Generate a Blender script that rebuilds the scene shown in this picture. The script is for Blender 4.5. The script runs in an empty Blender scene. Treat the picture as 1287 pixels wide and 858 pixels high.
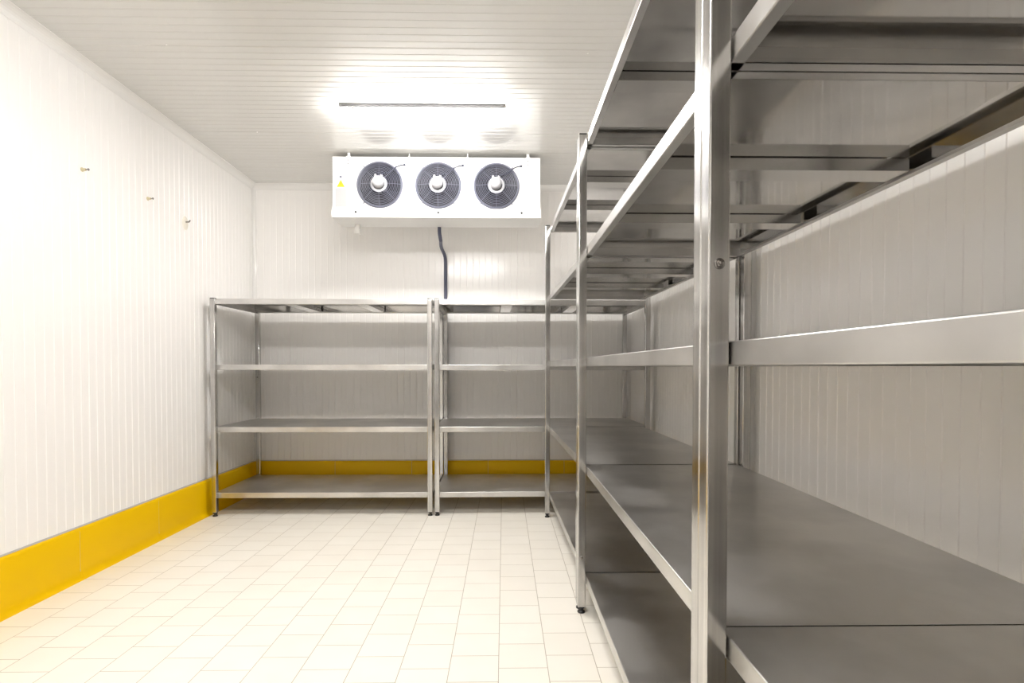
import bpy, bmesh, math, random
from mathutils import Matrix, Vector
random.seed(7)
PI = math.pi
COL = bpy.context.scene.collection

# ------------------------------------------------------------------ helpers
class MB:
    """collects shapes into one mesh"""
    def __init__(s): s.bm = bmesh.new()
    def poly(s, pts):
        return s.bm.faces.new([s.bm.verts.new(p) for p in pts])
    def box(s, x0, x1, y0, y1, z0, z1, bev=0.0, seg=2):
        bm = s.bm
        v = [bm.verts.new(p) for p in ((x0,y0,z0),(x1,y0,z0),(x1,y1,z0),(x0,y1,z0),(x0,y0,z1),(x1,y0,z1),(x1,y1,z1),(x0,y1,z1))]
        fs = [bm.faces.new([v[i] for i in f]) for f in ((3,2,1,0),(4,5,6,7),(0,1,5,4),(1,2,6,5),(2,3,7,6),(3,0,4,7))]
        if bev:
            es = list({e for f in fs for e in f.edges})
            bmesh.ops.bevel(bm, geom=es, offset=bev, segments=seg, affect='EDGES', profile=0.5)
    def prism(s, prof, f0, f1):
        """closed profile (list of 2D) swept between two mapping functions"""
        bm = s.bm
        a = [bm.verts.new(f0(p)) for p in prof]; b = [bm.verts.new(f1(p)) for p in prof]
        n = len(prof)
        for i in range(n):
            j = (i+1) % n
            bm.faces.new((a[i], a[j], b[j], b[i]))
        bm.faces.new(a[::-1]); bm.faces.new(b)
    def lathe(s, c, axis, prof, n=32, a0=0.0):
        """prof: list of (radius, height along axis)"""
        q = Vector((0,0,1)).rotation_difference(Vector(axis)).to_matrix()
        c = Vector(c); rings = []
        for r, h in prof:
            if r < 1e-6: rings.append([s.bm.verts.new(c + q @ Vector((0,0,h)))])
            else: rings.append([s.bm.verts.new(c + q @ Vector((r*math.cos(a0+2*PI*k/n), r*math.sin(a0+2*PI*k/n), h))) for k in range(n)])
        for A, B in zip(rings, rings[1:]):
            for k in range(n):
                l = (k+1) % n
                if len(A) == 1 and len(B) == 1: continue
                if len(A) == 1: s.bm.faces.new((A[0], B[k], B[l]))
                elif len(B) == 1: s.bm.faces.new((A[k], A[l], B[0]))
                else: s.bm.faces.new((A[k], A[l], B[l], B[k]))
    def tube(s, pts, r, n=10, closed=False):
        pts = [Vector(p) for p in pts]; rings = []; m = len(pts)
        up = None
        for i, p in enumerate(pts):
            if closed: t = (pts[(i+1) % m] - pts[i-1]).normalized()
            else: t = (pts[min(i+1, m-1)] - pts[max(i-1, 0)]).normalized()
            if up is None:
                up = t.orthogonal().normalized()
            else:
                up = (up - t*up.dot(t)).normalized()
            w = t.cross(up)
            rr = r[i] if isinstance(r, (list, tuple)) else r
            rings.append([s.bm.verts.new(p + (up*math.cos(2*PI*k/n) + w*math.sin(2*PI*k/n))*rr) for k in range(n)])
        pairs = list(zip(rings, rings[1:]))
        if closed: pairs.append((rings[-1], rings[0]))
        for A, B in pairs:
            for k in range(n):
                l = (k+1) % n
                s.bm.faces.new((A[k], A[l], B[l], B[k]))
        if not closed:
            s.bm.faces.new(rings[0][::-1]); s.bm.faces.new(rings[-1])
    def torus(s, c, axis, R, r, n=48, m=6):
        q = Vector((0,0,1)).rotation_difference(Vector(axis)).to_matrix(); c = Vector(c)
        g = [[s.bm.verts.new(c + q @ Vector(((R+r*math.cos(2*PI*j/m))*math.cos(2*PI*i/n), (R+r*math.cos(2*PI*j/m))*math.sin(2*PI*i/n), r*math.sin(2*PI*j/m)))) for j in range(m)] for i in range(n)]
        for i in range(n):
            for j in range(m):
                s.bm.faces.new((g[i][j], g[(i+1)%n][j], g[(i+1)%n][(j+1)%m], g[i][(j+1)%m]))
    def build(s, name, mat, parent=None, smooth=None, recalc=True, flat_over=1e9):
        if recalc: bmesh.ops.recalc_face_normals(s.bm, faces=s.bm.faces[:])
        me = bpy.data.meshes.new(name); s.bm.to_mesh(me); s.bm.free()
        for m in (mat if isinstance(mat, (list, tuple)) else [mat]): me.materials.append(m)
        if smooth is not None:
            for p in me.polygons: p.use_smooth = True
            me.set_sharp_from_angle(angle=math.radians(smooth))
            if flat_over < 1e8:
                # large flat faces keep flat shading: their borders are sharp, only the rounded edge strips blend
                big = [p.area >= flat_over for p in me.polygons]
                for p in me.polygons: p.use_smooth = not big[p.index]
                ek = {k: i for i, k in enumerate(me.edge_keys)}
                for p in me.polygons:
                    if big[p.index]:
                        for k in p.edge_keys: me.edges[ek[k]].use_edge_sharp = True
        o = bpy.data.objects.new(name, me); COL.objects.link(o)
        if parent is not None: o.parent = parent
        return o

def tag(o, label, cat, group=None):
    o['label'] = label; o['category'] = cat
    if group: o['group'] = group
    return o
def thing(name, label, cat, loc, rz=0.0, group=None):
    o = bpy.data.objects.new(name, None); COL.objects.link(o)
    o.location = loc; o.rotation_euler = (0, 0, rz); o.empty_display_size = 0.1
    return tag(o, label, cat, group)
def struct(o): o['kind'] = 'structure'; return o
def rename(o, name): o.name = name

# ------------------------------------------------------------------ materials
def mat(name):
    m = bpy.data.materials.new(name); m.use_nodes = True
    nt = m.node_tree; b = nt.nodes['Principled BSDF']
    return m, nt, b
def N(nt, typ, **kw):
    n = nt.nodes.new(typ)
    for k, v in kw.items():
        if k.startswith('i_'): n.inputs[k[2:].replace('_', ' ')].default_value = v
        else: setattr(n, k, v)
    return n
def simple(name, col, rough, metal=0.0, coat=0.0, noise=0.0, nscale=8.0):
    m, nt, b = mat(name)
    b.inputs['Base Color'].default_value = (*col, 1); b.inputs['Roughness'].default_value = rough
    b.inputs['Metallic'].default_value = metal
    if coat: b.inputs['Coat Weight'].default_value = coat; b.inputs['Coat Roughness'].default_value = 0.08
    tc = N(nt, 'ShaderNodeTexCoord'); nz = N(nt, 'ShaderNodeTexNoise'); nz.inputs['Scale'].default_value = nscale
    nt.links.new(tc.outputs['Object'], nz.inputs['Vector'])
    mr = N(nt, 'ShaderNodeMapRange'); mr.inputs['To Min'].default_value = rough*0.85; mr.inputs['To Max'].default_value = min(1, rough*1.15)
    nt.links.new(nz.outputs['Fac'], mr.inputs['Value']); nt.links.new(mr.outputs['Result'], b.inputs['Roughness'])
    return m

def steel(name, col, r0, r1, stretch, wav=0.0, streak=0.0, mark=0.965, line=0.0):
    """brushed stainless steel; stretch = scale of the brushing noise along x, y, z"""
    m, nt, b = mat(name)
    L = nt.links.new
    tc = N(nt, 'ShaderNodeTexCoord')
    mp = N(nt, 'ShaderNodeMapping'); mp.inputs['Scale'].default_value = stretch
    L(tc.outputs['Object'], mp.inputs['Vector'])
    n1 = N(nt, 'ShaderNodeTexNoise'); n1.inputs['Scale'].default_value = 1.0; n1.inputs['Detail'].default_value = 3
    L(mp.outputs['Vector'], n1.inputs['Vector'])
    n2 = N(nt, 'ShaderNodeTexNoise'); n2.inputs['Scale'].default_value = 3.0; n2.inputs['Detail'].default_value = 4.0; n2.inputs['Distortion'].default_value = 0.0
    L(tc.outputs['Object'], n2.inputs['Vector'])
    # roughness: wiped patches
    mr = N(nt, 'ShaderNodeMapRange'); mr.inputs['From Min'].default_value = 0.35; mr.inputs['From Max'].default_value = 0.68
    mr.inputs['To Min'].default_value = r0; mr.inputs['To Max'].default_value = r1
    L(n2.outputs['Fac'], mr.inputs['Value'])
    ad = N(nt, 'ShaderNodeMath', operation='MULTIPLY_ADD'); ad.inputs[1].default_value = streak; 
    L(n1.outputs['Fac'], ad.inputs[0]); L(mr.outputs['Result'], ad.inputs[2]); L(ad.outputs[0], b.inputs['Roughness'])
    # colour: faint handling marks
    cr = N(nt, 'ShaderNodeValToRGB')
    cr.color_ramp.elements[0].position = 0.36; cr.color_ramp.elements[1].position = 0.62
    cr.color_ramp.elements[0].color = tuple(c*mark for c in col) + (1,); cr.color_ramp.elements[1].color = (*col, 1)
    L(n2.outputs['Fac'], cr.inputs['Fac'])
    if line:   # drawn tube: faint lines along the length
        c2 = N(nt, 'ShaderNodeMapRange'); c2.inputs['From Min'].default_value = 0.35; c2.inputs['From Max'].default_value = 0.65
        c2.inputs['To Min'].default_value = 1.0-line; c2.inputs['To Max'].default_value = 1.0
        L(n1.outputs['Fac'], c2.inputs['Value'])
        vm = N(nt, 'ShaderNodeVectorMath', operation='SCALE'); L(cr.outputs['Color'], vm.inputs[0]); L(c2.outputs['Result'], vm.inputs['Scale'])
        L(vm.outputs[0], b.inputs['Base Color'])
    else: L(cr.outputs['Color'], b.inputs['Base Color'])
    b.inputs['Metallic'].default_value = 1.0
    # slow waviness of thin sheet
    if wav:
        n3 = N(nt, 'ShaderNodeTexNoise'); n3.inputs['Scale'].default_value = 2.4; n3.inputs['Detail'].default_value = 0.5
        L(tc.outputs['Object'], n3.inputs['Vector'])
        b2 = N(nt, 'ShaderNodeBump'); b2.inputs['Strength'].default_value = 1.0; b2.inputs['Distance'].default_value = wav
        L(n3.outputs['Fac'], b2.inputs['Height']); L(b2.outputs['Normal'], b.inputs['Normal'])
    return m

M_LEG   = steel('stainless_leg', (0.70, 0.69, 0.675), 0.12, 0.20, (55, 55, 0.8), streak=0.05, mark=0.80, line=0.24)
M_SHELF = steel('stainless_shelf', (0.70, 0.69, 0.675), 0.285, 0.40, (1.5, 25, 25), wav=0.0018, streak=0.04, mark=0.76)
M_UNDER = steel('stainless_underside', (0.68, 0.67, 0.655), 0.06, 0.12, (1.5, 20, 20), wav=0.0025, mark=0.80)
M_BRACE = steel('stainless_crossbar', (0.67, 0.66, 0.645), 0.13, 0.20, (20, 1.5, 20), streak=0.04, mark=0.90)
M_BOLT  = simple('bolt_steel', (0.34, 0.32, 0.30), 0.22, 1.0)
M_BLACK = simple('black_plastic', (0.015, 0.015, 0.016), 0.4)
M_CAP   = simple('dark_cap', (0.03, 0.03, 0.03), 0.5)

def panel_mat(name, col, rough, coat=0.35, crough=0.12):
    m, nt, b = mat(name); L = nt.links.new
    tc = N(nt, 'ShaderNodeTexCoord')
    n = N(nt, 'ShaderNodeTexNoise'); n.inputs['Scale'].default_value = 1.3; n.inputs['Detail'].default_value = 3
    L(tc.outputs['Object'], n.inputs['Vector'])
    cr = N(nt, 'ShaderNodeValToRGB'); cr.color_ramp.elements[0].color = tuple(c*0.97 for c in col) + (1,); cr.color_ramp.elements[1].color = (*col, 1)
    L(n.outputs['Fac'], cr.inputs['Fac']); L(cr.outputs['Color'], b.inputs['Base Color'])
    b.inputs['Roughness'].default_value = rough
    b.inputs['Coat Weight'].default_value = coat; b.inputs['Coat Roughness'].default_value = crough
    n2 = N(nt, 'ShaderNodeTexNoise'); n2.inputs['Scale'].default_value = 7; n2.inputs['Detail'].default_value = 1
    L(tc.outputs['Object'], n2.inputs['Vector'])
    bp = N(nt, 'ShaderNodeBump'); bp.inputs['Strength'].default_value = 0.5; bp.inputs['Distance'].default_value = 0.0012
    L(n2.outputs['Fac'], bp.inputs['Height']); L(bp.outputs['Normal'], b.inputs['Normal']); L(bp.outputs['Normal'], b.inputs['Coat Normal'])
    return m
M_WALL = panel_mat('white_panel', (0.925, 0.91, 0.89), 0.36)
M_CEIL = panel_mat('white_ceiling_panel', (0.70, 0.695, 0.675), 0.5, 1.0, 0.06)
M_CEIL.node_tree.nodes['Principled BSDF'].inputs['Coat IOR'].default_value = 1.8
M_TRIM = simple('white_trim', (0.82, 0.81, 0.79), 0.36, coat=0.3)
M_GREYTRIM = simple('grey_sealant', (0.50, 0.49, 0.48), 0.5)
M_COOL = simple('white_enamel', (0.80, 0.80, 0.79), 0.35)
M_WHITEP = simple('white_plastic', (0.80, 0.79, 0.76), 0.4)
M_LAMPH = simple('light_housing_grey', (0.16, 0.16, 0.165), 0.5)
M_DARKF = simple('fan_blade_dark', (0.014, 0.015, 0.024), 0.5)
M_INNER = simple('fan_cavity', (0.006, 0.006, 0.01), 0.7)
M_GUARD = simple('fan_guard_wire', (0.13, 0.135, 0.18), 0.4)
M_MOTOR = simple('motor_grey', (0.42, 0.42, 0.44), 0.4)
M_PIPE  = simple('pipe_insulation', (0.05, 0.055, 0.085), 0.45)
M_PIPE2 = simple('pipe_blue_grey', (0.085, 0.09, 0.14), 0.45)
M_YSIGN = simple('sign_yellow', (0.95, 0.68, 0.02), 0.4)
M_LABEL = simple('label_grey', (0.42, 0.42, 0.425), 0.6)
M_SCREW = simple('screw_grey', (0.16, 0.16, 0.165), 0.5)
M_INK   = simple('sign_black', (0.02, 0.02, 0.02), 0.5)
M_PLUG  = simple('plug_cream', (0.62, 0.55, 0.36), 0.5)
M_PUTTY = simple('putty', (0.78, 0.74, 0.66), 0.6)

# yellow glazed skirting
m, nt, b = mat('yellow_skirting'); M_YEL = m
L = nt.links.new
b.inputs['Roughness'].default_value = 0.38; b.inputs['Specular IOR Level'].default_value = 0.15
tc = N(nt, 'ShaderNodeTexCoord'); n = N(nt, 'ShaderNodeTexNoise'); n.inputs['Scale'].default_value = 2.0
L(tc.outputs['Object'], n.inputs['Vector'])
cr = N(nt, 'ShaderNodeValToRGB'); cr.color_ramp.elements[0].color = (0.83, 0.51, 0.0, 1); cr.color_ramp.elements[1].color = (0.88, 0.55, 0.0, 1)
L(n.outputs['Fac'], cr.inputs['Fac']); L(cr.outputs['Color'], b.inputs['Base Color'])

# floor tiles: 198 mm square, half bond, columns running away from the camera
m, nt, b = mat('floor_tiles'); M_FLOOR = m
L = nt.links.new
tc = N(nt, 'ShaderNodeTexCoord'); sp = N(nt, 'ShaderNodeSeparateXYZ'); L(tc.outputs['Object'], sp.inputs[0])
T = 0.198
def offs(out, o):
    a = N(nt, 'ShaderNodeMath', operation='ADD'); a.inputs[1].default_value = o; L(out, a.inputs[0]); return a.outputs[0]
cb = N(nt, 'ShaderNodeCombineXYZ')
TW = 0.2044      # width across the room; length along it is T
TY, TX = -2.151 + 40.5*T, -0.1826 + 40*TW
L(offs(sp.outputs['Y'], TY), cb.inputs['X']); L(offs(sp.outputs['X'], TX), cb.inputs['Y'])
br = N(nt, 'ShaderNodeTexBrick'); br.offset = 0.5; br.offset_frequency = 2; br.squash = 1.0
br.inputs['Scale'].default_value = 1.0; br.inputs['Brick Width'].default_value = T; br.inputs['Row Height'].default_value = TW
br.inputs['Mortar Size'].default_value = 0.0016; br.inputs['Mortar Smooth'].default_value = 0.1; br.inputs['Bias'].default_value = 0.0
br.inputs['Color1'].default_value = (0.90, 0.87, 0.80, 1); br.inputs['Color2'].default_value = (0.88, 0.845, 0.77, 1)
br.inputs['Mortar'].default_value = (0.44, 0.39, 0.31, 1)
L(cb.outputs[0], br.inputs['Vector'])
n = N(nt, 'ShaderNodeTexNoise'); n.inputs['Scale'].default_value = 5; n.inputs['Detail'].default_value = 4; L(tc.outputs['Object'], n.inputs['Vector'])
mx = N(nt, 'ShaderNodeMix', data_type='RGBA', blend_type='MULTIPLY'); mx.inputs['Factor'].default_value = 1.0
cr = N(nt, 'ShaderNodeValToRGB'); cr.color_ramp.elements[0].color = (0.94, 0.93, 0.91, 1); cr.color_ramp.elements[1].color = (1, 1, 1, 1)
L(n.outputs['Fac'], cr.inputs['Fac']); L(br.outputs['Color'], mx.inputs['A']); L(cr.outputs['Color'], mx.inputs['B']); L(mx.outputs['Result'], b.inputs['Base Color'])
b.inputs['Roughness'].default_value = 0.42
bp = N(nt, 'ShaderNodeBump', invert=True); bp.inputs['Strength'].default_value = 0.6; bp.inputs['Distance'].default_value = 0.001
L(br.outputs['Fac'], bp.inputs['Height']); L(bp.outputs['Normal'], b.inputs['Normal'])

# lamp diffusers (the near lamp is set stronger to brighten the right wall)
def lamp_mat(name, strength):
    m, nt, b = mat(name)
    b.inputs['Base Color'].default_value = (0.9, 0.9, 0.88, 1)
    b.inputs['Emission Color'].default_value = (1.0, 0.975, 0.95, 1); b.inputs['Emission Strength'].default_value = strength
    return m
M_LAMP = lamp_mat('lamp_diffuser', 14.0); M_LAMP2 = lamp_mat('lamp_diffuser_bright', 19.0)

# ------------------------------------------------------------------ room shell
XL, XR, YB, YF, ZC = -2.507, 1.282, 5.545, -0.95, 3.063
PITCH = 0.0633
def ribbed(name, m, along, u0, u1, phase, emit, jphase, gw=0.0038, gd=0.0022):
    """panel wall: profile along u (depth d into wall), emit(u, d, end)"""
    mb = MB(); us = []
    k = math.ceil((u0 - phase)/PITCH)
    us.append((u0, 0))
    while phase + k*PITCH < u1:
        c = phase + k*PITCH
        j = ((k - jphase) % 18 == 0)
        w, d = (gw*1.3, gd*2) if j else (gw, gd)
        if c - w > u0 and c + w < u1:
            us += [(c-w, 0), (c-w*0.3, d), (c+w*0.3, d), (c+w, 0)]
        k += 1
    us.append((u1, 0))
    a = [mb.bm.verts.new(emit(u, d, 0)) for u, d in us]; b = [mb.bm.verts.new(emit(u, d, 1)) for u, d in us]
    for i in range(len(us)-1): mb.bm.faces.new((a[i], a[i+1], b[i+1], b[i]))
    # rear skin gives the panel its thickness
    mb2 = [emit(u0, 0.08, 0), emit(u1, 0.08, 0), emit(u1, 0.08, 1), emit(u0, 0.08, 1)]
    mb.poly(mb2[::-1])
    return struct(mb.build(name, m, recalc=False))
ribbed('wall_left', M_WALL, 'y', YF-.08, YB+.08, 3.35, lambda u, d, e: (XL-d, u, 0 if e else ZC+.08), 0)
ribbed('wall_right', M_WALL, 'y', YF-.08, YB+.08, 3.35, lambda u, d, e: (XR+d, u, ZC+.08 if e else 0), 0)
ribbed('wall_back', M_WALL, 'x', XL, XR, -2.40, lambda u, d, e: (u, YB+d, ZC+.08 if e else 0), 4)
ribbed('wall_front', M_WALL, 'x', XL, XR, -2.40, lambda u, d, e: (u, YF-d, 0 if e else ZC+.08), 4)
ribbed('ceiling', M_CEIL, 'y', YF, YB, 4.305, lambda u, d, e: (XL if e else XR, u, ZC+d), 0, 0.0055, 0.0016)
f = MB(); f.box(XL-.08, XR+.08, YF-.08, YB+.08, -0.1, 0); struct(f.build('floor', M_FLOOR))

# grey door added unseen behind the camera to darken what the steel reflects
d = MB(); d.box(-1.10, -0.05, YF+0.001, YF+0.055, 0.02, 2.15, 0.008, 2)
M_ADDED_DOOR = simple('added_door_grey', (0.22, 0.22, 0.225), 0.45)
d1 = struct(d.build('added_door', M_ADDED_DOOR))
d = MB(); d.box(-1.16, -1.105, YF+0.001, YF+0.035, 0.0, 2.21, 0.004, 1); d.box(-0.045, 0.01, YF+0.001, YF+0.035, 0.0, 2.21, 0.004, 1); d.box(-1.105, -0.045, YF+0.001, YF+0.035, 2.155, 2.21, 0.004, 1)
d.build('added_door_frame', M_ADDED_DOOR, d1)
d = MB(); d.tube([(-0.16, YF+0.055, 0.98), (-0.16, YF+0.11, 0.98), (-0.16, YF+0.11, 1.22), (-0.16, YF+0.055, 1.22)], 0.011, 10); d.build('added_door_handle', M_BOLT, d1, smooth=50)

# coved trims between walls and ceiling, and in the vertical corners
def cove_profile(s, n=6, lip=0.006):
    """concave quarter trim in the (a, b) quadrant, a away from wall 1, b away from wall 2"""
    p = [(0, 0), (s, 0), (s, lip*0.5)]
    for i in range(n+1):
        t = i/n*PI/2
        p.append((s - (s-lip*0.5)*math.sin(t)*1.0 if False else s - (s-0.003)*math.sin(t), s - (s-0.003)*math.cos(t)))
    p += [(0.003, s), (0, s)]
    q = []
    for a in p:
        if not q or (abs(a[0]-q[-1][0]) + abs(a[1]-q[-1][1])) > 1e-5: q.append(a)
    return q
cp = cove_profile(0.055)
def trim(name, fn, a, b):
    t = MB(); t.prism(cp, lambda p: fn(p, a), lambda p: fn(p, b)); return struct(t.build(name, M_TRIM))
trim('trim_1', lambda p, y: (XL+p[0], y, ZC-p[1]), YF, YB)
trim('trim_2', lambda p, x: (x, YB-p[0], ZC-p[1]), XL, XR)
trim('trim_3', lambda p, y: (XR-p[0], y, ZC-p[1]), YF, YB)
trim('trim_4', lambda p, x: (x, YF+p[0], ZC-p[1]), XL, XR)
cp = cove_profile(0.035)
trim('trim_5', lambda p, z: (XL+p[0], YB-p[1], z), 0.30, ZC-0.05)
trim('trim_6', lambda p, z: (XR-p[0], YB-p[1], z), 0.30, ZC-0.05)

# skirting: bullnose top, coved foot, in 0.75 m lengths
BB = 0.302
bprof = [(0, 0), (0.045, 0), (0.036, 0.006), (0.028, 0.018), (0.022, 0.036), (0.020, 0.06), (0.020, 0.282), (0.017, 0.293), (0.011, 0.300), (0, BB)]
def skirting(name, fn, joints):
    t = MB()
    for a, b in zip(joints, joints[1:]):
        g = 0.0012
        t.prism(bprof, lambda p: fn(p, a+g), lambda p: fn(p, b-g))
    o = struct(t.build(name, M_YEL, smooth=40))
    s = MB(); s.prism([(0, BB), (0.006, BB), (0.004, BB+0.008), (0, BB+0.009)], lambda p: fn(p, joints[0]), lambda p: fn(p, joints[-1]))
    for j in joints[1:-1]:
        s.prism([(0, 0.002), (0.0215, 0.05), (0.0193, 0.06), (0.0193, 0.282), (0.010, 0.299), (0, 0.3)], lambda p: fn(p, j-.0012), lambda p: fn(p, j+.0012))
    s.build('sealant', M_GREYTRIM, o)
def splits(a, b, ph, st):
    k = math.ceil((a+0.03-ph)/st); r = [a]
    while ph + k*st < b-0.03: r.append(ph + k*st); k += 1
    return r + [b]
skirting('baseboard_left', lambda p, y: (XL+p[0], y, p[1]), splits(YF, YB, 3.236, 0.735))
skirting('baseboard_back', lambda p, x: (x, YB-p[0], p[1]), splits(XL, XR, -1.70, 0.77))
skirting('baseboard_right', lambda p, y: (XR-p[0], y, p[1]), splits(YF, YB, 3.236, 0.735))

# ------------------------------------------------------------------ shelving units
TH, LEG, GAP = 0.045, 0.040, 0.003
def make_unit(name, label, length, depth, height, levels, loc, rz, group, bolts=()):
    """local frame: x along the length (0..length), y across (0..depth, 0 = front), legs stand proud of the trays"""
    r = thing(name, label, 'shelving unit', loc, rz, group)
    FOOT = 0.032
    for (lx, ly) in ((0, 0), (length-LEG, 0), (0, depth-LEG), (length-LEG, depth-LEG)):
        mb = MB(); mb.box(lx, lx+LEG, ly, ly+LEG, FOOT, height-0.006, 0.0035, 2)
        lg = mb.build('leg', M_LEG, r, smooth=60, flat_over=0.03)
        c = MB(); c.box(lx+.0015, lx+LEG-.0015, ly+.0015, ly+LEG-.0015, height-0.006, height, 0.0008, 1)
        c.build('end_cap', M_CAP, lg)
        ft = MB(); ft.lathe((lx+LEG/2, ly+LEG/2, 0), (0, 0, 1), [(0, 0), (0.019, 0), (0.020, 0.004), (0.018, 0.009), (0.011, 0.013), (0.010, 0.020), (0.0165, 0.022), (0.017, FOOT), (0, FOOT)], 24)
        ft.build('foot', M_BLACK, lg, smooth=40)
    y0, y1 = LEG+GAP, depth-LEG-GAP
    for z in levels:
        t = 0.0015; rad = 0.003
        mb = MB()
        # tray sheet folded down front and back, flange and return lip
        outer = []
        def corner(cy, cz, a0, a1):
            return [(cy+rad*math.cos(a0+(a1-a0)*i/3), cz+rad*math.sin(a0+(a1-a0)*i/3)) for i in range(4)]
        FL, RL = 0.026, 0.010
        out = [(y0+FL, z-TH+RL), (y0+FL, z-TH)] + corner(y0+rad, z-TH+rad, 1.5*PI, PI) + corner(y0+rad, z-rad, PI, 0.5*PI) \
            + corner(y1-rad, z-rad, 0.5*PI, 0) + corner(y1-rad, z-TH+rad, 0, -0.5*PI) + [(y1-FL, z-TH), (y1-FL, z-TH+RL)]
        inn = [(y0+FL-t, z-TH+RL), (y0+FL-t, z-TH+t), (y0+t, z-TH+t), (y0+t, z-t), (y1-t, z-t), (y1-t, z-TH+t), (y1-FL+t, z-TH+t), (y1-FL+t, z-TH+RL)]
        prof = out + inn[::-1]
        X0, X1 = 0.0015, length-0.0015
        a = [mb.bm.verts.new((X0, p[0], p[1])) for p in prof]; b = [mb.bm.verts.new((X1, p[0], p[1])) for p in prof]
        n = len(prof)
        for i in range(n):
            j = (i+1) % n
            fc = mb.bm.faces.new((a[i], a[j], b[j], b[i]))
            # underside of the sheet (inner profile, between the folds) has the mill mirror finish
            if i >= len(out)-1: fc.material_index = 1
        # end folds
        for s, xe in ((1, X0), (-1, X1)):
            for (xa, xb, za, zb) in ((xe, xe+s*t, z-TH+t, z-t), (xe, xe+s*FL, z-TH, z-TH+t), (xe+s*(FL-t), xe+s*FL, z-TH, z-TH+RL)):
                before = set(mb.bm.faces)
                mb.box(min(xa, xb), max(xa, xb), y0+t, y1-t, za, zb)
        sh = mb.build('shelf', [M_SHELF, M_UNDER], r, smooth=40, flat_over=0.012)
        for fr in (1/3, 2/3):
            cx = length*fr; w, h = 0.095, 0.034; zt = z-t-0.0028
            c = MB()
            pr = [(cx-w/2, zt), (cx-w/2, zt-h), (cx+w/2, zt-h), (cx+w/2, zt), (cx+w/2-t, zt), (cx+w/2-t, zt-h+t), (cx-w/2+t, zt-h+t), (cx-w/2+t, zt)]
            c.prism(pr, lambda p: (p[0], y0+0.030, p[1]), lambda p: (p[0], y1-0.034, p[1]))
            c.build('crossbar', M_BRACE, sh)
    return r
def add_bolt(unit, lx, ly, face, z, R):
    """hex bolt and washer on a leg: face '-y' front, '+x'/'-x' end"""
    lg = [c for c in unit.children if c.name.startswith('leg') and True]
    ax = {'-y': (0, -1, 0), '+x': (1, 0, 0), '-x': (-1, 0, 0), '+y': (0, 1, 0)}[face]
    c = Vector((lx+LEG/2, ly+LEG/2, z)) + Vector(ax)*LEG/2
    b = MB()
    b.lathe(c, ax, [(0, 0), (R*1.35, 0), (R*1.35, R*0.12), (R*1.2, R*0.2), (0, R*0.2)], 28)
    b.lathe(c, ax, [(R, R*0.2), (R, R*0.75), (R*0.85, R*0.85), (R*0.5, R*0.85)], 6, 0.3)
    b.lathe(c, ax, [(0.5*R, R*0.3), (R*0.5, R*1.15), (R*0.35, R*1.25), (0, R*1.25)], 16)
    o = b.build('bolt', M_BOLT, smooth=40)
    # hang it on the leg it sits on
    best = None
    for l in lg:
        v = l.data.vertices[0].co
        d = min((Vector((w.co.x, w.co.y, 0)) - Vector((lx+LEG/2, ly+LEG/2, 0))).length for w in l.data.vertices[:16])
        if best is None or d < best[0]: best = (d, l)
    o.parent = best[1]

BL = [0.190, 0.7434, 1.2675, 1.8166]
gB = 'four tier steel shelving units against the back wall'
BD = 0.862
u1 = make_unit('shelving_unit', 'lower four tier steel shelving unit standing in the left back corner of the room', -0.5995+2.434, BD, 1.8195, BL, (-2.434, 4.579, 0), 0, gB)
u2 = make_unit('shelving_unit', 'lower four tier steel shelving unit on the back wall, partly behind the tall shelving', 1.2376+0.5799, BD, 1.8195, BL, (-0.5799, 4.579, 0), 0.018, gB)
SL = [0.1913, 0.7484, 1.2977, 1.8547, 2.4076]
gS = 'tall five tier steel shelving units along the right wall'
SX0, SX1 = 0.3745, 1.2475
D = SX1-SX0
# local x runs along the wall towards the camera: rotate -90 deg, front (local y=0) faces the aisle
def side(label, ya, yb, xfar_shift=0.0):
    # far end at yb, near end at ya; local +x -> world -y ; local +y -> world +x
    L_ = yb-ya; ang = -PI/2 + math.atan2(xfar_shift, L_)*-1
    # anchor at far end
    return make_unit('shelving_unit', label, L_, D, 2.4135, SL, (SX0 - xfar_shift, yb, 0), ang + 2*math.atan2(xfar_shift, L_), gS)
s1 = side('farthest of the three tall five tier steel shelving units along the right wall', 2.795, 4.556, 0.034)
s2 = side('middle one of the three tall five tier steel shelving units along the right wall', 1.043, 2.785)
s3 = side('nearest of the three tall five tier steel shelving units, cut off by the right edge', -0.741, 1.041)

# bolts seen in the photograph
def wbolt(unit, lx, ly, face, z, R): add_bolt(unit, lx, ly, face, z, R)
wbolt(s3, 0, 0, '+x', 1.439, 0.0075)
wbolt(s2, 0, 0, '+x', 0.285, 0.0045)
wbolt(u1, 0, BD-LEG, '-y', 1.145, 0.006)

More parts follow.
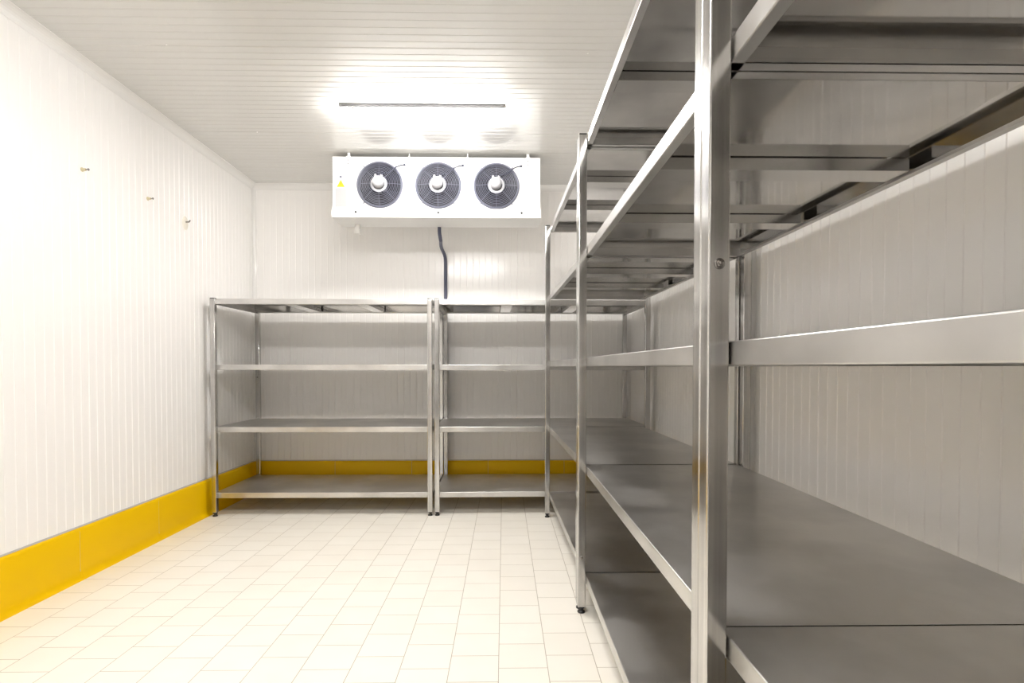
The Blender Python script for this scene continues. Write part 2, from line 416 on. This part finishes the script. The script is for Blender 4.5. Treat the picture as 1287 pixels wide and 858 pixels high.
# ------------------------------------------------------------------ ceiling lights
def ceiling_light(label, cx, y0, glow):
    Lh, W, H = 0.590, 0.135, 0.098
    t = thing('ceiling_light', label, 'ceiling light', (cx, y0+W/2, ZC-H), 0, 'long ceiling lights')
    h = MB()
    h.box(-Lh+.012, Lh-.012, -W/2-.004, W/2+.004, H-0.026, H, 0.006, 2)
    hs = h.build('housing', M_LAMPH, t, smooth=50)
    d = MB()
    # diffuser: tapered bar with chamfered ends
    secs = [(-Lh+0.02, 0.80, 0.40), (-Lh+0.005, 0.86, 0.55) , (-Lh+0.03, 1.0, 0.78), (-Lh+0.085, 1.0, 1.0), (Lh-0.085, 1.0, 1.0), (Lh-0.03, 1.0, 0.78), (Lh-0.005, 0.86, 0.55), (Lh-0.02, 0.80, 0.40)]
    secs = [(-Lh, 0.82, 0.42), (-Lh+0.03, 0.98, 0.74), (-Lh+0.09, 1.0, 1.0), (Lh-0.09, 1.0, 1.0), (Lh-0.03, 0.98, 0.74), (Lh, 0.82, 0.42)]
    hh = H-0.026
    base = []
    for i in range(13):
        a = PI*i/12
        base.append((-math.cos(a)*0.5, -(math.sin(a)**0.55)))
    rings = []
    for x, sw, sz in secs:
        rings.append([d.bm.verts.new((x, p[0]*W*sw, hh + p[1]*hh*sz)) for p in base])
    for A, B in zip(rings, rings[1:]):
        for k in range(len(A)-1): d.bm.faces.new((A[k], A[k+1], B[k+1], B[k]))
        d.bm.faces.new((A[-1], A[0], B[0], B[-1]))
    d.bm.faces.new(rings[0]); d.bm.faces.new(rings[-1][::-1])
    d.build('diffuser', glow, t, smooth=40)
    for x in (-0.48, 0.0, 0.48):
        for s in (-1, 1):
            c = MB(); c.box(x-0.012, x+0.012, s*W/2-0.0035, s*W/2+0.0035, H-0.04, H-0.012, 0.001, 1)
            c.build('clip', M_BOLT, t)
    return t
ceiling_light('glowing long white ceiling light just in front of the three fan cooler', -0.563, 3.83, M_LAMP)
ceiling_light('long white ceiling light nearer the camera, over the middle of the room', -0.563, 1.06, M_LAMP2)

F, PCX, PCY, YAW, PIT, ROL = 688.6253, 644.5136, 474.805, -0.0162, 0.0203, 0.0007
c_, s_ = math.cos, math.sin
Ry = Matrix(((c_(YAW), s_(YAW), 0), (-s_(YAW), c_(YAW), 0), (0, 0, 1)))
Rp = Matrix(((1, 0, 0), (0, c_(PIT), -s_(PIT)), (0, s_(PIT), c_(PIT))))
Rr = Matrix(((c_(ROL), 0, s_(ROL)), (0, 1, 0), (-s_(ROL), 0, c_(ROL))))
R_ = Rr @ Rp @ Ry
def ray(u, v): return R_.transposed() @ Vector(((u-PCX)/F, 1, -(v-PCY)/F))
# ------------------------------------------------------------------ evaporator cooler
CX0, CX1, CYF, CYB, CZ0, CZ1 = -1.460, 0.316, 4.70, 5.04, 2.512, 3.028
ev = thing('cooling_unit', 'white ceiling mounted cooler with three round dark fans above the back shelving', 'cooling unit', ((CX0+CX1)/2, (CYF+CYB)/2, CZ0), 0)
OX, OY, OZ = ev.location
def l(p): return (p[0]-OX, p[1]-OY, p[2]-OZ)
def ppx(u, v, y):
    """photo pixel -> point on the plane y (measuring helper for the cooler's details)"""
    q = ray(u, v); return (q[0]*y/q[1], y, 1.25+q[2]*y/q[1])
fans = [(-1.0535, 2.793), (-0.559, 2.790), (-0.0645, 2.787)]
FR = 0.192
# casing: front sheet with three round openings
cs = MB()
x0, x1, z0, z1 = CX0+0.008-OX, CX1-0.008-OX, 0.055, CZ1-OZ
yf, yb = CYF-OY, CYB-OY
seg = 48
cells = [x0, (fans[0][0]+fans[1][0])/2-OX, (fans[1][0]+fans[2][0])/2-OX, x1]
for i, (fx, fz) in enumerate(fans):
    a, b = cells[i], cells[i+1]; fx -= OX; fz -= OZ
    ring, sq = [], []
    # angles incl. the cell corners so the outline stays square
    angs = [2*PI*k/seg for k in range(seg)]
    for c in ((a, z0), (b, z0), (b, z1), (a, z1)): angs.append(math.atan2(c[1]-fz, c[0]-fx) % (2*PI))
    angs = sorted(set(round(t, 6) for t in angs))
    for t in angs:
        ct, st = math.cos(t), math.sin(t)
        k = min([v for v in (((b-fx)/ct if ct > 1e-9 else 9e9), ((a-fx)/ct if ct < -1e-9 else 9e9), ((z1-fz)/st if st > 1e-9 else 9e9), ((z0-fz)/st if st < -1e-9 else 9e9))])
        ring.append(cs.bm.verts.new((fx+FR*0.95*ct, yf, fz+FR*0.95*st))); sq.append(cs.bm.verts.new((fx+k*ct, yf, fz+k*st)))
    rb = [cs.bm.verts.new((v.co.x, yf+0.06, v.co.z)) for v in ring]
    nn = len(ring)
    for k in range(nn):
        q = (k+1) % nn
        cs.bm.faces.new((ring[k], ring[q], sq[q], sq[k])); cs.bm.faces.new((ring[q], ring[k], rb[k], rb[q]))
# sides, top, back, bottom
for q in ([(x0,yf,z0),(x0,yb,z0),(x0,yb,z1),(x0,yf,z1)], [(x1,yf,z0),(x1,yf,z1),(x1,yb,z1),(x1,yb,z0)], [(x0,yf,z1),(x0,yb,z1),(x1,yb,z1),(x1,yf,z1)],
          [(x0,yb,z0),(x1,yb,z0),(x1,yb,z1),(x0,yb,z1)], [(x0,yf,z0),(x1,yf,z0),(x1,yb,z0),(x0,yb,z0)]): cs.poly(q)
casing = cs.build('casing', M_COOL, ev, recalc=False)
# rows of small screws along casing edges
sc = []
def dots(parent, pts, r, m, name='screw'):
    for p in pts:
        s = MB(); s.lathe(p, (0, -1, 0), [(0, 0), (r, 0), (r*0.9, r*0.35), (r*0.4, r*0.55), (0, r*0.5)], 14)
        s.build(name, m, parent, smooth=40)
dots(casing, [(x0+0.055+0.105*k, yf, z1-0.010) for k in range(17)], 0.0032, M_SCREW)
dots(casing, [(x0+0.137, yf, z0+0.03+0.068*k) for k in range(6)] + [(x1-0.107, yf, z0+0.03+0.068*k) for k in range(6)], 0.0032, M_SCREW)
# drip tray with a sloped underside
dt = MB()
tx0, tx1 = CX0-OX, CX1-OX
tp = [(yf-0.012, 0.078), (yf-0.012, 0.012), (yf-0.010, 0.004), (yf+0.30, 0.0), (yf+0.345, 0.03), (yf+0.345, 0.078), (yf+0.341, 0.078), (yf+0.341, 0.033), (yf+0.30, 0.006), (yf-0.006, 0.010), (yf-0.008, 0.078)]
dt.prism(tp, lambda p: (tx0, p[0], p[1]), lambda p: (tx1, p[0], p[1]))
for xx in (tx0, tx1-0.003):
    dt.prism([(yf-0.009, 0.077), (yf-0.009, 0.006), (yf+0.30, 0.003), (yf+0.342, 0.032), (yf+0.342, 0.077)], lambda p: (xx, p[0], p[1]), lambda p: (xx+0.003, p[0], p[1]))
tray = dt.build('drip_tray', M_COOL, ev)
dots(tray, [(ppx(447.5, 268.5, CYF)[0]-OX, yf-0.012, 0.048), (ppx(551, 270, CYF)[0]-OX, yf-0.012, 0.046), (ppx(655.5, 271, CYF)[0]-OX, yf-0.012, 0.046)], 0.010, M_INK)
# hanging brackets
for bx in (-1.318, -0.805, -0.31, 0.205):
    w = 0.018 if bx in (-1.318, 0.205) else 0.006
    h = MB()
    h.box(bx-w-OX, bx+w-OX, yf-0.0045, yf-0.0005, z1-0.085, z1+0.003, 0.001, 1)
    h.box(bx-w-OX, bx+w-OX, yf-0.0045, yf+0.03, z1+0.0005, z1+0.005)
    h.box(bx-w*0.6-OX, bx+w*0.6-OX, yf+0.01, yf+0.014, z1+0.004, ZC-OZ-0.0005)
    br_ = h.build('bracket', M_COOL, ev)
    dots(br_, [(bx-OX, yf-0.0045, z1-0.03), (bx-OX, yf-0.0045, z1-0.06)], 0.0045, M_INK, 'bolt')

# fan: shroud ring (part) > guard, blade x5, motor, cable (sub-parts)
def fan_parts(fx, fz, spin, var):
    cx, cz = fx-OX, fz-OZ
    C3 = (cx, yf, cz)
    r = MB()
    r.torus((cx, yf-0.008, cz), (0, -1, 0), FR-0.004, 0.0065, 64, 8)
    r.lathe((cx, yf, cz), (0, -1, 0), [(FR+0.004, 0.0), (FR+0.004, 0.006), (FR-0.012, 0.009), (FR-0.014, -0.05)], 64)
    sh = r.build('fan', M_GUARD, ev, smooth=40)
    bk = MB(); bk.lathe((cx, yf+0.058, cz), (0, -1, 0), [(0, 0), (FR-0.01, 0), (FR-0.01, 0.003), (0, 0.003)], 48); bk.build('cavity', M_INNER, sh)
    g = MB()
    for k in range(9):
        rr = 0.075 + (FR-0.088)*(k/8)**0.95
        dome = 0.018 + 0.030*math.cos((rr/FR)*PI/2)
        g.torus((cx, yf-dome, cz), (0, -1, 0), rr, 0.0022, 48, 5)
    for k in range(8):
        a = PI/4*k
        pts = []
        for q in range(7):
            rr = 0.065 + (FR-0.065)*q/6
            pts.append((cx+rr*math.cos(a), yf-(0.016+0.030*math.cos((rr/FR)*PI/2))-0.001, cz+rr*math.sin(a)))
        pts[-1] = (cx+(FR+0.001)*math.cos(a), yf-0.006, cz+(FR+0.001)*math.sin(a))
        g.tube(pts, 0.0019, 6)
    for a in (-PI*0.27, -PI*0.73, PI*0.27, PI*0.73):
        g.tube([(cx+FR*math.cos(a), yf-0.010, cz+FR*math.sin(a)), (cx+(FR+0.022)*math.cos(a), yf-0.004, cz+(FR+0.022)*math.sin(a))], 0.0035, 6)
    g.build('guard', M_GUARD, sh, smooth=60)
    for k in range(5):
        a0 = spin + 2*PI/5*k; bl = MB(); grid = []
        for i in range(7):
            rr = 0.06 + (FR-0.028-0.06)*i/6; row = []
            wdt = math.radians(50 - 8*i/6); swp = math.radians(14)*i/6
            for j in range(6):
                f = j/5 - 0.5; a = a0 + swp + f*wdt
                row.append(bl.bm.verts.new((cx+rr*math.cos(a), yf+0.016 + f*0.040*(1-0.3*i/6), cz+rr*math.sin(a))))
            grid.append(row)
        for i in range(6):
            for j in range(5): bl.bm.faces.new((grid[i][j], grid[i+1][j], grid[i+1][j+1], grid[i][j+1]))
        bmesh.ops.solidify(bl.bm, geom=bl.bm.faces[:], thickness=0.0025)
        bl.build('blade', M_DARKF, sh, smooth=40)
    mt = MB()
    mt.lathe((cx, yf, cz-0.004), (0, -1, 0), [(0.058, -0.03), (0.058, 0.044), (0.050, 0.046), (0.050, 0.040), (0.056, 0.036)], 40)
    mt.lathe((cx-0.004, yf, cz+0.006), (0, -1, 0), [(0, 0.03), (0.049, 0.03), (0.050, 0.060), (0.044, 0.082), (0.030, 0.096), (0, 0.100)], 40)
    for k in range(12):
        a = 2*PI*k/12
        mt.box(cx+0.062*math.cos(a)-0.004, cx+0.062*math.cos(a)+0.004, yf-0.046, yf-0.030, cz-0.004+0.062*math.sin(a)-0.004, cz-0.004+0.062*math.sin(a)+0.004, 0.001, 1)
    mt.torus((cx, yf-0.040, cz-0.004), (0, -1, 0), 0.064, 0.006, 40, 6)
    for s in (-0.028, 0.022):
        mt.lathe((cx+s, yf-0.045, cz+0.062), (0, 0, 1), [(0, -0.02), (0.011, -0.02), (0.011, 0.004), (0.008, 0.012), (0, 0.014)], 14)
    mt.build('motor', M_MOTOR, sh, smooth=40)
    cb = MB()
    P = [(0.022, -0.052, 0.070), (0.055, -0.058, 0.078), (0.085, -0.058, 0.082+0.01*var), (0.115, -0.050, 0.108), (0.150, -0.030, 0.142), (0.178, -0.016, 0.160), (0.205, -0.006, 0.168), (0.212, 0.002, 0.170)]
    Q = []
    for i in range(len(P)-1):
        p0, p1, p2, p3 = [Vector(P[max(0, min(len(P)-1, i+d))]) for d in (-1, 0, 1, 2)]
        for s in range(4):
            t = s/4
            Q.append(0.5*((2*p1) + (-p0+p2)*t + (2*p0-5*p1+4*p2-p3)*t*t + (-p0+3*p1-3*p2+p3)*t**3))
    Q.append(Vector(P[-1]))
    cb.tube([(cx+q.x, yf+q.y, cz+q.z) for q in Q], 0.0042, 8)
    cb.lathe((cx+0.210, yf, cz+0.169), (0, -1, 0), [(0, 0), (0.009, 0), (0.009, 0.008), (0.005, 0.012), (0, 0.012)], 12)
    cb.build('cable', M_PIPE, sh, smooth=50)
for (fx, fz), sp_, vr in zip(fans, (0.35, 1.1, 0.75), (0, -0.4, 0.6)): fan_parts(fx, fz, sp_, vr)

# warning sticker with triangle, round plug and data label on the left of the casing
wp = ppx(428.3, 231, CYF); wx, wz = wp[0]-OX, wp[2]-OZ
t = MB(); S = 0.034
t.prism([(-S, -0.026), (S, -0.026), (0, 0.036)], lambda p: (wx+p[0], yf-0.0005, wz+p[1]), lambda p: (wx+p[0], yf-0.0015, wz+p[1]))
ws = t.build('warning_sticker', M_YSIGN, ev)
t = MB()
t.prism([(-0.003, 0.016), (0.003, 0.016), (0.0018, -0.008), (-0.0018, -0.008)], lambda p: (wx+p[0], yf-0.0016, wz+p[1]), lambda p: (wx+p[0], yf-0.0019, wz+p[1]))
t.prism([(-0.0025, -0.012), (0.0025, -0.012), (0.0025, -0.017), (-0.0025, -0.017)], lambda p: (wx+p[0], yf-0.0016, wz+p[1]), lambda p: (wx+p[0], yf-0.0019, wz+p[1]))
t.build('exclamation_mark', M_INK, ws)
dots(ev, [(wx, yf, wz+0.060)], 0.011, M_GUARD, 'plug')
t = MB(); t.box(wx-0.048, wx+0.048, yf-0.0012, yf-0.0004, wz-0.195, wz-0.036); dl = t.build('data_label', M_LABEL, ev)

# drain stub, refrigerant line
p = ppx(449, 290, 4.90)
t = MB(); px_ = p[0]
t.tube([(px_, 4.92, CZ0-0.001), (px_, 4.92, CZ0-0.045), (px_, 4.92, CZ0-0.075)], [0.024, 0.024, 0.024], 18)
t.tube([(px_, 4.92, CZ0-0.045), (px_, 4.92, CZ0-0.084)], 0.029, 18)
dp = t.build('drain_pipe', M_WHITEP, ev, smooth=40); dp.location = (-OX, -OY, -OZ)
t = MB()
pa = ppx(552.5, 286, 5.0); pb = ppx(554.5, 305, 5.2); pc = ppx(559, 320, 5.50); pd_ = ppx(560, 372, 5.52)
xs = pd_[0]
pts = [(pa[0], 4.985, CZ0-0.0035), (pa[0], 4.99, CZ0-0.05), (pa[0]+.006, 5.03, CZ0-0.11), (pb[0], 5.16, pb[2]+.01), (pc[0]-.02, 5.38, pc[2]+0.045), (pc[0], 5.50, pc[2]-0.01), (xs, 5.519, pc[2]-0.10), (xs, 5.521, 2.0), (xs, 5.521, 1.87), (xs, 5.521, 1.0), (xs, 5.521, 0.32)]
Q = []
for i in range(len(pts)-1):
    p0, p1, p2, p3 = [Vector(pts[max(0, min(len(pts)-1, i+d))]) for d in (-1, 0, 1, 2)]
    for s in range(5):
        tt = s/5
        Q.append(0.5*((2*p1) + (-p0+p2)*tt + (2*p0-5*p1+4*p2-p3)*tt*tt + (-p0+3*p1-3*p2+p3)*tt**3) if i < 6 else p1.lerp(p2, tt))
Q.append(Vector(pts[-1]))
t.tube(Q, 0.0165, 14)
tag(t.build('insulated_pipe', M_PIPE2, smooth=60), 'dark blue grey insulated pipe running from the cooler down the back wall', 'pipe')

# ------------------------------------------------------------------ small fittings
def wall_point(u, v):
    """point of the left wall seen at photo pixel (u, v)"""
    q = ray(u, v); k = XL/q[0]; return (XL, q[1]*k, 1.25+q[2]*k)
for (u, v, lab) in ((103, 213, 'small cream wall anchor with a screw on the left wall, the one nearest the camera'), (185.5, 249.5, 'small cream wall anchor with a screw on the left wall, beside the round patch')):
    p = wall_point(u, v); a = MB()
    a.lathe(p, (1, 0, 0), [(0, 0), (0.013, 0), (0.012, 0.004), (0.008, 0.006), (0.008, 0.022), (0, 0.022)], 16)
    o = tag(a.build('wall_anchor', M_PLUG, smooth=40), lab, 'wall anchor', 'wall anchors on the left wall')
    s = MB(); s.tube([(p[0]+0.02, p[1], p[2]), (p[0]+0.034, p[1]+0.004, p[2]+0.002)], 0.0035, 8); s.lathe((p[0]+0.034, p[1]+.004, p[2]+.002), (1, 0, 0), [(0, 0), (0.008, 0), (0.006, 0.004), (0, 0.005)], 12)
    s.build('screw', M_BOLT, o, smooth=40)
p = wall_point(232.5, 280.5); a = MB()
a.lathe(p, (1, 0, 0), [(0, 0), (0.052, 0), (0.050, 0.004), (0.040, 0.007), (0, 0.008)], 24)
for v_ in a.bm.verts: v_.co.z = p[2] + (v_.co.z-p[2])*1.05; v_.co.y = p[1] + (v_.co.y-p[1])*0.75
o = tag(a.build('wall_patch', M_PUTTY, smooth=40), 'round cream filler patch with a small dark hook on the left wall', 'wall patch')
s = MB(); s.tube([(p[0]+0.006, p[1], p[2]+0.01), (p[0]+0.03, p[1]+.003, p[2]+0.012), (p[0]+0.04, p[1]+.003, p[2]+0.025)], 0.006, 8); s.build('hook', M_BOLT, o, smooth=40)
# rivets
def rivet(p, ax, lab, where, r=0.006):
    a = MB(); a.lathe(p, ax, [(0, 0), (r, 0), (r*0.8, r*0.4), (0, r*0.55)], 12)
    tag(a.build('rivet', M_TRIM, smooth=50), lab, 'rivet', 'white rivets on the panels')
def ceil_point(u, v):
    q = ray(u, v); k = (ZC-1.25)/q[2]; return (q[0]*k, q[1]*k, ZC+0.001)
rivet(ceil_point(209, 56), (0, 0, -1), 'tiny white rivet head on the ceiling near the left wall', 0)
rivet(ceil_point(323, 166), (0, 0, -1), 'tiny grey rivet head on the ceiling panel joint left of the ceiling light', 0)
rivet(ceil_point(738.5, 67), (0, 0, -1), 'tiny white rivet head on the ceiling beside the tall shelving', 0)
q = ray(1031, 463.5); k = XR/q[0]
rivet((XR+0.001, q[1]*k, 1.25+q[2]*k), (-1, 0, 0), 'tiny grey rivet on the right wall just under the middle shelf rail', 0, 0.007)

# ------------------------------------------------------------------ world, camera
w = bpy.data.worlds.new('World'); bpy.context.scene.world = w; w.use_nodes = True
w.node_tree.nodes['Background'].inputs['Color'].default_value = (0.05, 0.05, 0.05, 1)
w.node_tree.nodes['Background'].inputs['Strength'].default_value = 0.0

cam = bpy.data.cameras.new('camera'); co = bpy.data.objects.new('camera', cam); COL.objects.link(co)
right, fwd, up = R_[0], R_[1], R_[2]
mw = Matrix(((right[0], up[0], -fwd[0], 0), (right[1], up[1], -fwd[1], 0), (right[2], up[2], -fwd[2], 1.25), (0, 0, 0, 1)))
co.matrix_world = mw
cam.sensor_width = 36; cam.sensor_fit = 'HORIZONTAL'; cam.lens = 36*F/1287
cam.shift_x = (643.5-PCX)/1287; cam.shift_y = (PCY-429)/1287
cam.clip_start = 0.02
sc_ = bpy.context.scene; sc_.camera = co
vs = sc_.view_settings; vs.view_transform = 'Standard'; vs.look = 'None'; vs.gamma = 1.0; vs.use_curve_mapping = False; vs.exposure = 2.42
cy = sc_.cycles; cy.max_bounces = 20; cy.diffuse_bounces = 12; cy.glossy_bounces = 12
